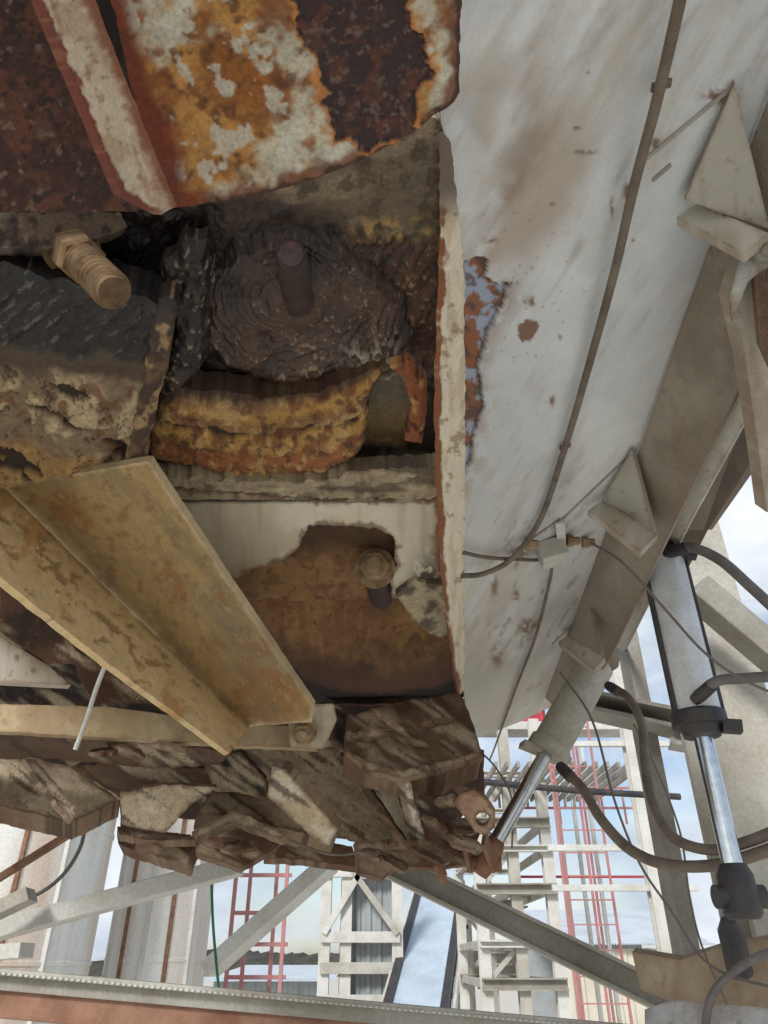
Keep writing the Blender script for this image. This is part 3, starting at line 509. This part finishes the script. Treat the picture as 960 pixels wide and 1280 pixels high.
hose('hydraulic_hose',[(702,960,2.1),(728,985,2.0),(750,1022,1.9),(785,1060,1.8),(830,1080,1.72),(890,1082,1.66),(945,1068,1.6),(1020,1040,1.6)],.0135,M_HOSE)
hose('hydraulic_hose',[(1010,1180,1.8),(950,1195,1.8),(905,1225,1.8),(885,1260,1.8),(880,1330,1.8)],.010,M_HOSEG)

# ================================================================== support columns etc.
g=group('support_column')
x0=P(905,900,2.6)
beam('column',(x0[0],x0[1],0),(x0[0],x0[1],7.6),.24,.24,M_STEEL,g,'I',.03)
beam('column_side_plate',(x0[0]-.17,x0[1]+.35,0),(x0[0]-.17,x0[1]+.35,6.9),.06,.12,M_STEEL2,g)
beam('knee_brace',P(868,736,2.5),P(980,830,2.4),.09,.1,M_STEEL2,g)
beam('knee_plate',P(730,880,2.9),P(848,905,2.8),.16,.08,M_STEEL2,g,'C',.015)
beam('cap_beam',P(838,922,2.75),P(985,945,2.65),.1,.07,M_STEEL,g,'I',.012)
g=group('pivot_base')
sheet('gusset_plate',[(790,1190),(850,1200),(905,1182),(985,1170),(985,1262),(860,1262),(800,1236)],Pl((790,1190,2.2),(985,1180,2.),(850,1262,2.1)),mkf((168,154,132),(140,118,94),31),g,M_DUST,.05,4)
sheet('top_plate',[(806,1262),(840,1250),(985,1262),(985,1320),(806,1320)],Pl((806,1262,1.95),(985,1262,1.8),(850,1310,1.8)),mkf((204,200,194),(170,156,136),32),g,M_DUST,.03,4)
lathe('grimy_mount',P(910,1150,2.0),P(925,1215,2.0),[(0,.02),(.2,.034),(1,.034)],M_DARK,g)
g=group('diagonal_brace'); beam('brace_member',P(482,1078,2.9),P(880,1272,2.6),.085,.10,M_STEEL,g,'C',.012)
g=group('diagonal_brace'); beam('brace_member',P(-90,1186,2.9),P(300,1082,3.0),.11,.07,M_LIGHT,g)
g=group('diagonal_brace'); beam('brace_member',P(-60,1165,2.7),P(40,1118,2.8),.14,.05,M_STEEL,g); beam('lower_member',P(-60,1195,2.7),P(34,1188,2.7),.12,.05,M_LIGHT,g)
g=group('diagonal_brace'); beam('brace_member',P(262,1212,3.8),P(412,1080,3.8),.12,.08,M_LIGHT,g)
g=group('handrail_beam')
a=P(-120,1202,2.15); b=P(800,1284,2.15)
M_RB=paint('rusty_channel_paint',(150,112,90),(110,72,56),.6,.8,scale=9,bump=.5)
beam('top_angle',a-U*.004,b-U*.004,.05,.016,M_STEEL,g); beam('lower_channel',a-U*.095,b-U*.095,.06,.075,M_RB,g,'box'); beam('mid_web',a-U*.036,b-U*.036,.03,.038,M_STEEL2,g)
V=[];Fc=[]
n=130
for i in range(n):
    c=a+(b-a)*(i+.5)/n+U*.008-F*.026; s=.0095
    k=len(V)
    for d in((1,0,0),(-1,0,0),(0,1,0),(0,-1,0),(0,0,1),(0,0,-1)): V.append(c+np.array(d)*s*(1.15 if d[0] else .9))
    for q in((0,2,4),(2,1,4),(1,3,4),(3,0,4),(2,0,5),(1,2,5),(3,1,5),(0,3,5)): Fc.append(tuple(k+j for j in q))
o=meshobj('bead_chain',V,Fc,M_LIGHT,g,True); sm=o.modifiers.new('s','SUBSURF'); sm.levels=1; sm.render_levels=1
# ================================================================== mid / far structures
def post(nm,px,Y,pyt,w,mat,g,sec='box',z0=0,up=(0,1,0)):
    p=Yp(px,1200,Y); q=Yp(px,pyt,Y); return beam(nm,(p[0],Y,z0),(p[0],Y,q[2]),w,w,mat,g,sec,w*.12)
def X(px,Y): return Yp(px,1200,Y)[0]
def Z(py,Y): return Yp(480,py,Y)[2]
g=group('steel_tower')
Y0,Y1=9.,11.5; pxs=[606,652,698]; levels=[970,1030,1062,1112,1180,1230]
for Y in(Y0,Y1):
    for px in pxs: beam('post',(X(px,Y0),Y,0),(X(px,Y0),Y,Z(900,Y0)),.12,.12,M_LIGHT if px!=652 else M_STEEL,g,'I',.02)
    for i,py in enumerate(levels): beam('girt',(X(600,Y0),Y-.1,Z(py,Y0)),(X(704,Y0),Y-.1,Z(py,Y0)),.08,.11 if i%2 else .07,M_STEEL2 if i%2 else M_LIGHT,g,'C',.015)
    for i in range(len(levels)-1):
        a_,b_=(pxs[0],pxs[1]) if i%2 else (pxs[1],pxs[0]); beam('diagonal',(X(a_,Y0),Y,Z(levels[i],Y0)),(X(b_,Y0),Y,Z(levels[i+1],Y0)),.05,.05,M_STEEL,g,'L',.01)
for py in levels:
    for px in pxs: beam('side_girt',(X(px,Y0),Y0,Z(py,Y0)),(X(px,Y0),Y1,Z(py,Y0)),.06,.08,M_STEEL,g)
for k in range(10): beam('stair_tread',(X(612,Y0)+k*.05,Y0+1.2,Z(1240,Y0)+k*.12),(X(612,Y0)+k*.05+.3,Y0+1.2,Z(1240,Y0)+k*.12),.25,.02,M_STEEL2,g)
g=group('steel_tower')
Y0=7.
for px in(835,): beam('post',(X(px,Y0),Y0,0),(X(px,Y0),Y0,Z(780,Y0)),.12,.12,M_LIGHT,g,'I',.02)
for py in(930,1060,1110): beam('girt',(X(700,Y0),Y0,Z(py,Y0)),(X(890,Y0),Y0,Z(py,Y0)),.05,.05,M_LIGHT,g)
for k in range(14): beam('grating_bearer',(X(640,Y0+1)+k*.12,Y0+1,Z(925,Y0)),(X(640,Y0+1)+k*.12,Y0+3,Z(925,Y0)),.03,.06,M_STEEL2,g)
for px in (720,742,764): beam('conduit',(X(px,Y0+4),Y0+4,0),(X(px,Y0+4),Y0+4,Z(930,Y0+4)),.05,.05,M_LIGHT,g)
for k in range(9): beam('baluster',(X(640+k*13,Y0+3),Y0+3,Z(1010,Y0+3)),(X(640+k*13,Y0+3),Y0+3,Z(978,Y0+3)),.03,.03,M_STEEL,g)
g=group('walkway_pipe'); tube('pipe',[P(590,976,5.),P(720,988,5.),P(850,996,5.)],.022,M_DARK,g)
g=group('red_access_ladder')
Y0=7.6
for px in(716,730,752,768,778): beam('upright',(X(px,Y0),Y0+(.3 if px in(730,768) else 0),0),(X(px,Y0),Y0+(.3 if px in(730,768) else 0),Z(900,Y0)),.022,.022,M_PINK,g)
for i in range(22): 
    z=Z(1290,Y0)+i*.2; beam('rung',(X(716,Y0),Y0,z),(X(778,Y0),Y0,z),.012,.012,M_PINK,g)
g=group('red_handrail')
Y0=9.3
for py in(858,878,900): beam('rail',(X(610,Y0),Y0,Z(py,Y0)),(X(840,Y0),Y0,Z(py,Y0)),.045,.045,M_RED,g)
for px in range(615,840,24): beam('stanchion',(X(px,Y0),Y0,Z(905,Y0)),(X(px,Y0),Y0,Z(856,Y0)),.04,.04,M_RED,g)
beam('red_fascia',(X(640,Y0),Y0+.3,Z(890,Y0)),(X(725,Y0),Y0+.3,Z(890,Y0)),.04,.24,M_RED,g)
for py in(985,1010,1096): beam('lower_rail',(X(650,Y0),Y0,Z(py,Y0)),(X(850,Y0),Y0,Z(py,Y0)),.026,.026,M_PINK if py!=1096 else M_RED,g)
for px in range(662,850,30): beam('lower_stanchion',(X(px,Y0),Y0,Z(1030,Y0)),(X(px,Y0),Y0,Z(984,Y0)),.022,.022,M_PINK,g)
beam('deck_edge',(X(600,Y0),Y0,Z(912,Y0)),(X(850,Y0),Y0,Z(912,Y0)),.4,.1,M_LIGHT,g)
g=group('red_access_ladder')
Y0=10.
for px in(285,297,333,352): beam('upright',(X(px,Y0),Y0+(.4 if px in(297,333) else 0),0),(X(px,Y0),Y0+(.4 if px in(297,333) else 0),Z(1040,Y0)),.045,.045,M_PINK,g)
for py in(1092,1140,1180,1222): beam('tie',(X(280,Y0),Y0+.2,Z(py,Y0)),(X(356,Y0),Y0+.2,Z(py,Y0)),.045,.045,M_PINK,g)
beam('tie_diagonal',(X(285,Y0),Y0,Z(1180,Y0)),(X(352,Y0),Y0,Z(1140,Y0)),.04,.04,M_PINK,g)
def corr(nm,x0,x1,Y,z0,z1,mat,g,p=.18,d=.03):
    n=int((x1-x0)/p); V=[];Fc=[]
    xs=[]
    for i in range(n): xs+=[(x0+i*p,0),(x0+i*p+p*.35,0),(x0+i*p+p*.5,d),(x0+i*p+p*.85,d)]
    for x,dy in xs: V+=[(x,Y-dy,z0),(x,Y-dy,z1)]
    for i in range(len(xs)-1): Fc.append((2*i,2*i+2,2*i+3,2*i+1))
    return meshobj(nm,V,Fc,mat,g)
M_CLAD=paint('grey_cladding',(160,166,168),(136,136,130),.4,.5,scale=2); M_ROOF=paint('pale_roof_sheet',(205,212,218),(180,184,186),.4,.45,scale=1)
M_TANK=paint('streaked_tank_paint',(216,216,210),(186,152,122),.45,.65,scale=2.6,streak=True)
g=group('clad_transfer_tower')
Y0=14.
for px in(405,432,497): post('post',px,Y0-.15,1060,.18,M_LIGHT,g,'I')
beam('rear_post',(X(497,Y0),Y0+3,0),(X(497,Y0),Y0+3,Z(1060,Y0)),.2,.2,M_STEEL,g)
corr('cladding',X(424,Y0),X(494,Y0),Y0,0,Z(1098,Y0),M_CLAD,g)
for py in(1092,1172,1210,1250): beam('girt',(X(402,Y0),Y0-.25,Z(py,Y0)),(X(500,Y0),Y0-.25,Z(py,Y0)),.12,.16,M_LIGHT if py!=1210 else M_STEEL,g)
beam('diagonal',(X(405,Y0),Y0-.3,Z(1168,Y0)),(X(450,Y0),Y0-.3,Z(1092,Y0)),.1,.1,M_LIGHT,g); beam('diagonal',(X(440,Y0),Y0-.3,Z(1092,Y0)),(X(497,Y0),Y0-.3,Z(1168,Y0)),.1,.1,M_STEEL,g)
g=group('belt_conveyor')
A=Yp(552,1108,16.5); B=Yp(518,1275,12.5); d=B-A
M_HOOD=paint('pale_blue_hood',(188,202,214),(160,172,182),.4,.4,scale=2)
beam('galvanised_hood',A,B,.72,.16,M_HOOD,g)
for s in(-1,1):
    beam('side_belt_%d'%s,A+R*s*.42+np.array([0,0,.02]),B+R*s*.42+np.array([0,0,.02]),.12,.2,M_DARK,g); beam('stringer_%d'%s,A+R*s*.53-np.array([0,0,.1]),B+R*s*.53-np.array([0,0,.1]),.06,.16,M_LIGHT,g,'C',.02)
for k in range(6):
    p=A+d*(k+.5)/6
    for s in(-1,1): beam('trestle_leg',(p[0]+s*.55,p[1],0),(p[0]+s*.55,p[1],p[2]-.2),.08,.08,M_STEEL,g)
    beam('idler_frame',p+R*-.6+np.array([0,0,-.25]),p+R*.6+np.array([0,0,-.25]),.08,.08,M_STEEL,g)
g=group('corrugated_shed')
Y0=26.; xa,xb=X(700,Y0),X(880,Y0)
corr('front_wall',xa,xb,Y0,0,Z(1186,Y0),paint('cream_siding',(205,198,180),(180,170,150),.3,.6,scale=1),g,.35,.05)
zf=Z(1182,Y0); zr=Z(1125,Y0); n=60; VV=[];FF=[]
for i in range(n*2+1):
    t=i/(n*2); dz=.06*(i%2)
    VV+=[(xa-.3+(xb-xa+.6)*t,Y0-.4,zf+dz),(xa-.3+(xb-xa+.6)*t,Y0+6,zr+dz)]
    if i: FF.append((2*i-2,2*i,2*i+1,2*i-1))
meshobj('roof_sheet',VV,FF,M_ROOF,g); meshobj('rear_wall',[(xa,Y0+6,0),(xb,Y0+6,0),(xb,Y0+6,zr-.05),(xa,Y0+6,zr-.05)],[(0,1,2,3)],M_CLAD,g)
g=group('white_roof_building')
Y0=40.; xa,xb=X(270,Y0),X(405,Y0); corr('wall',xa,xb,Y0,0,Z(1224,Y0),M_CLAD,g,.5,.06); meshobj('roof',[(xa-.5,Y0-1,Z(1226,Y0)),(xb+.5,Y0-1,Z(1226,Y0)),(xb+.5,Y0+12,Z(1208,Y0)),(xa-.5,Y0+12,Z(1208,Y0))],[(0,1,2,3)],M_ROOF,g)
def tank(px0,px1,Y,pyt):
    G=group('storage_silo'); xa,xb=X(px0,Y),X(px1,Y); r=(xb-xa)/2; c=np.array([(xa+xb)/2,Y+r*.3,0]); zt=Z(pyt,Y); n=7; pr=[]
    for i in range(n):
        pr+=[(i/n+.001,r),(i/n+.002,r*1.012),(i/n+.006,r*1.012),(i/n+.007,r)]
    pr+=[(1,r)]
    lathe('shell',c,c+np.array([0,0,zt]),pr,M_TANK,G,seg=64); lathe('roof_cone',c+np.array([0,0,zt]),c+np.array([0,0,zt+r*.35]),[(0,r),(1,.1)],M_TANK,G,seg=64)
    for k in range(5):
        an=-math.pi/2+(k-2)*.45; beam('vertical_stiffener_%d'%k,c+np.array([math.cos(an)*r,math.sin(an)*r,0]),c+np.array([math.cos(an)*r,math.sin(an)*r,zt]),.04,.04,M_BROWN if k%2 else M_LIGHT,G)
tank(-140,95,7.5,900); tank(128,252,9.,940)
g=group('rusty_strut'); beam('strut',P(-40,1122,3.4),P(120,1022,3.4),.03,.03,M_BROWN,g); 
g=group('electrical_cable'); tube('cable',[P(108,1000,3.),P(100,1060,3.),P(60,1110,3.),P(-20,1145,3.)],.008,M_CABLE,g)
g=group('green_hose'); tube('run',[P(264,1090,3.6),P(266,1150,3.6),P(270,1200,3.6),P(276,1260,3.6)],.007,M_GREEN,g)
M_GR=paint('pale_limestone_gravel',(212,206,194),(188,178,162),.5,.95,scale=.8)
meshobj('ground',[(-900,-900,0),(900,-900,0),(900,900,0),(-900,900,0)],[(0,1,2,3)],M_GR,None)
M_TR=paint('bare_woodland',(78,72,58),(52,54,40),.5,.95,scale=.08,bump=.8)
V=[];Fc=[];nx=400;ny=6
for j in range(ny):
    for i in range(nx):
        x=-420+840*i/(nx-1); hgt=(j/(ny-1))**.6*(7+3*math.sin(x*.012+1)+2*math.sin(x*.05))+(random.uniform(0,2.4) if j else -1); V.append((x+random.uniform(-.6,.6),330+j*25,hgt))
for j in range(ny-1):
    for i in range(nx-1): Fc.append((j*nx+i,j*nx+i+1,(j+1)*nx+i+1,(j+1)*nx+i))
meshobj('wooded_hills',V,Fc,M_TR,None)
# ================================================================== light
w=bpy.data.worlds.new('World'); sc.world=w; w.use_nodes=True; nt=w.node_tree.nodes; lk=w.node_tree.links; nt.clear()
az=math.radians(205); el=math.radians(34)
sky=nt.new('ShaderNodeTexSky'); sky.sky_type='NISHITA'; sky.sun_disc=False; sky.sun_elevation=el; sky.sun_rotation=az
b1=N(nt,'ShaderNodeBackground',Strength=.13); lk.new(sky.outputs[0],b1.inputs[0])
b2=N(nt,'ShaderNodeBackground',Strength=1.1); tc=nt.new('ShaderNodeTexCoord'); mp=nt.new('ShaderNodeMapping'); mp.inputs['Scale'].default_value=(1,1,2.2); lk.new(tc.outputs['Generated'],mp.inputs[0])
n1=N(nt,'ShaderNodeTexNoise',Scale=3.2,Detail=6.0,Roughness=.58); lk.new(mp.outputs[0],n1.inputs['Vector']); n2=N(nt,'ShaderNodeTexNoise',Scale=5.5,Detail=5.0); lk.new(mp.outputs[0],n2.inputs['Vector'])
cr_=nt.new('ShaderNodeValToRGB'); cr_.color_ramp.elements[0].position=.35; cr_.color_ramp.elements[0].color=(.52,.60,.70,1); cr_.color_ramp.elements[1].position=.68; cr_.color_ramp.elements[1].color=(.90,.94,1,1); lk.new(n2.outputs[0],cr_.inputs[0]); lk.new(cr_.outputs[0],b2.inputs[0])
mx=nt.new('ShaderNodeMixShader'); lk.new(maprange(nt,lk,n1.outputs[0],.4,.56,.1,1),mx.inputs[0]); lk.new(b1.outputs[0],mx.inputs[1]); lk.new(b2.outputs[0],mx.inputs[2])
ow=nt.new('ShaderNodeOutputWorld'); lk.new(mx.outputs[0],ow.inputs[0])
sl=bpy.data.lights.new('sun','SUN'); sl.energy=3.0; sl.angle=math.radians(12); sl.color=(1,.97,.94); so=link(bpy.data.objects.new('sun',sl))
dirv=Vector((math.sin(az)*math.cos(el),math.cos(az)*math.cos(el),math.sin(el))); so.rotation_euler=dirv.to_track_quat('Z','Y').to_euler()
cd=bpy.data.cameras.new('camera'); co=link(bpy.data.objects.new('camera',cd)); cd.sensor_fit='VERTICAL'; cd.sensor_height=36; cd.lens=FPX/1280*36; cd.clip_end=2000; cd.clip_start=.02
co.location=CAM; co.rotation_euler=(math.pi/2+PIT,0,0); sc.camera=co
sc.view_settings.view_transform='Standard'; sc.view_settings.look='None'; sc.view_settings.exposure=0
print('objs',len(bpy.data.objects),'verts',sum(len(m.vertices) for m in bpy.data.meshes))
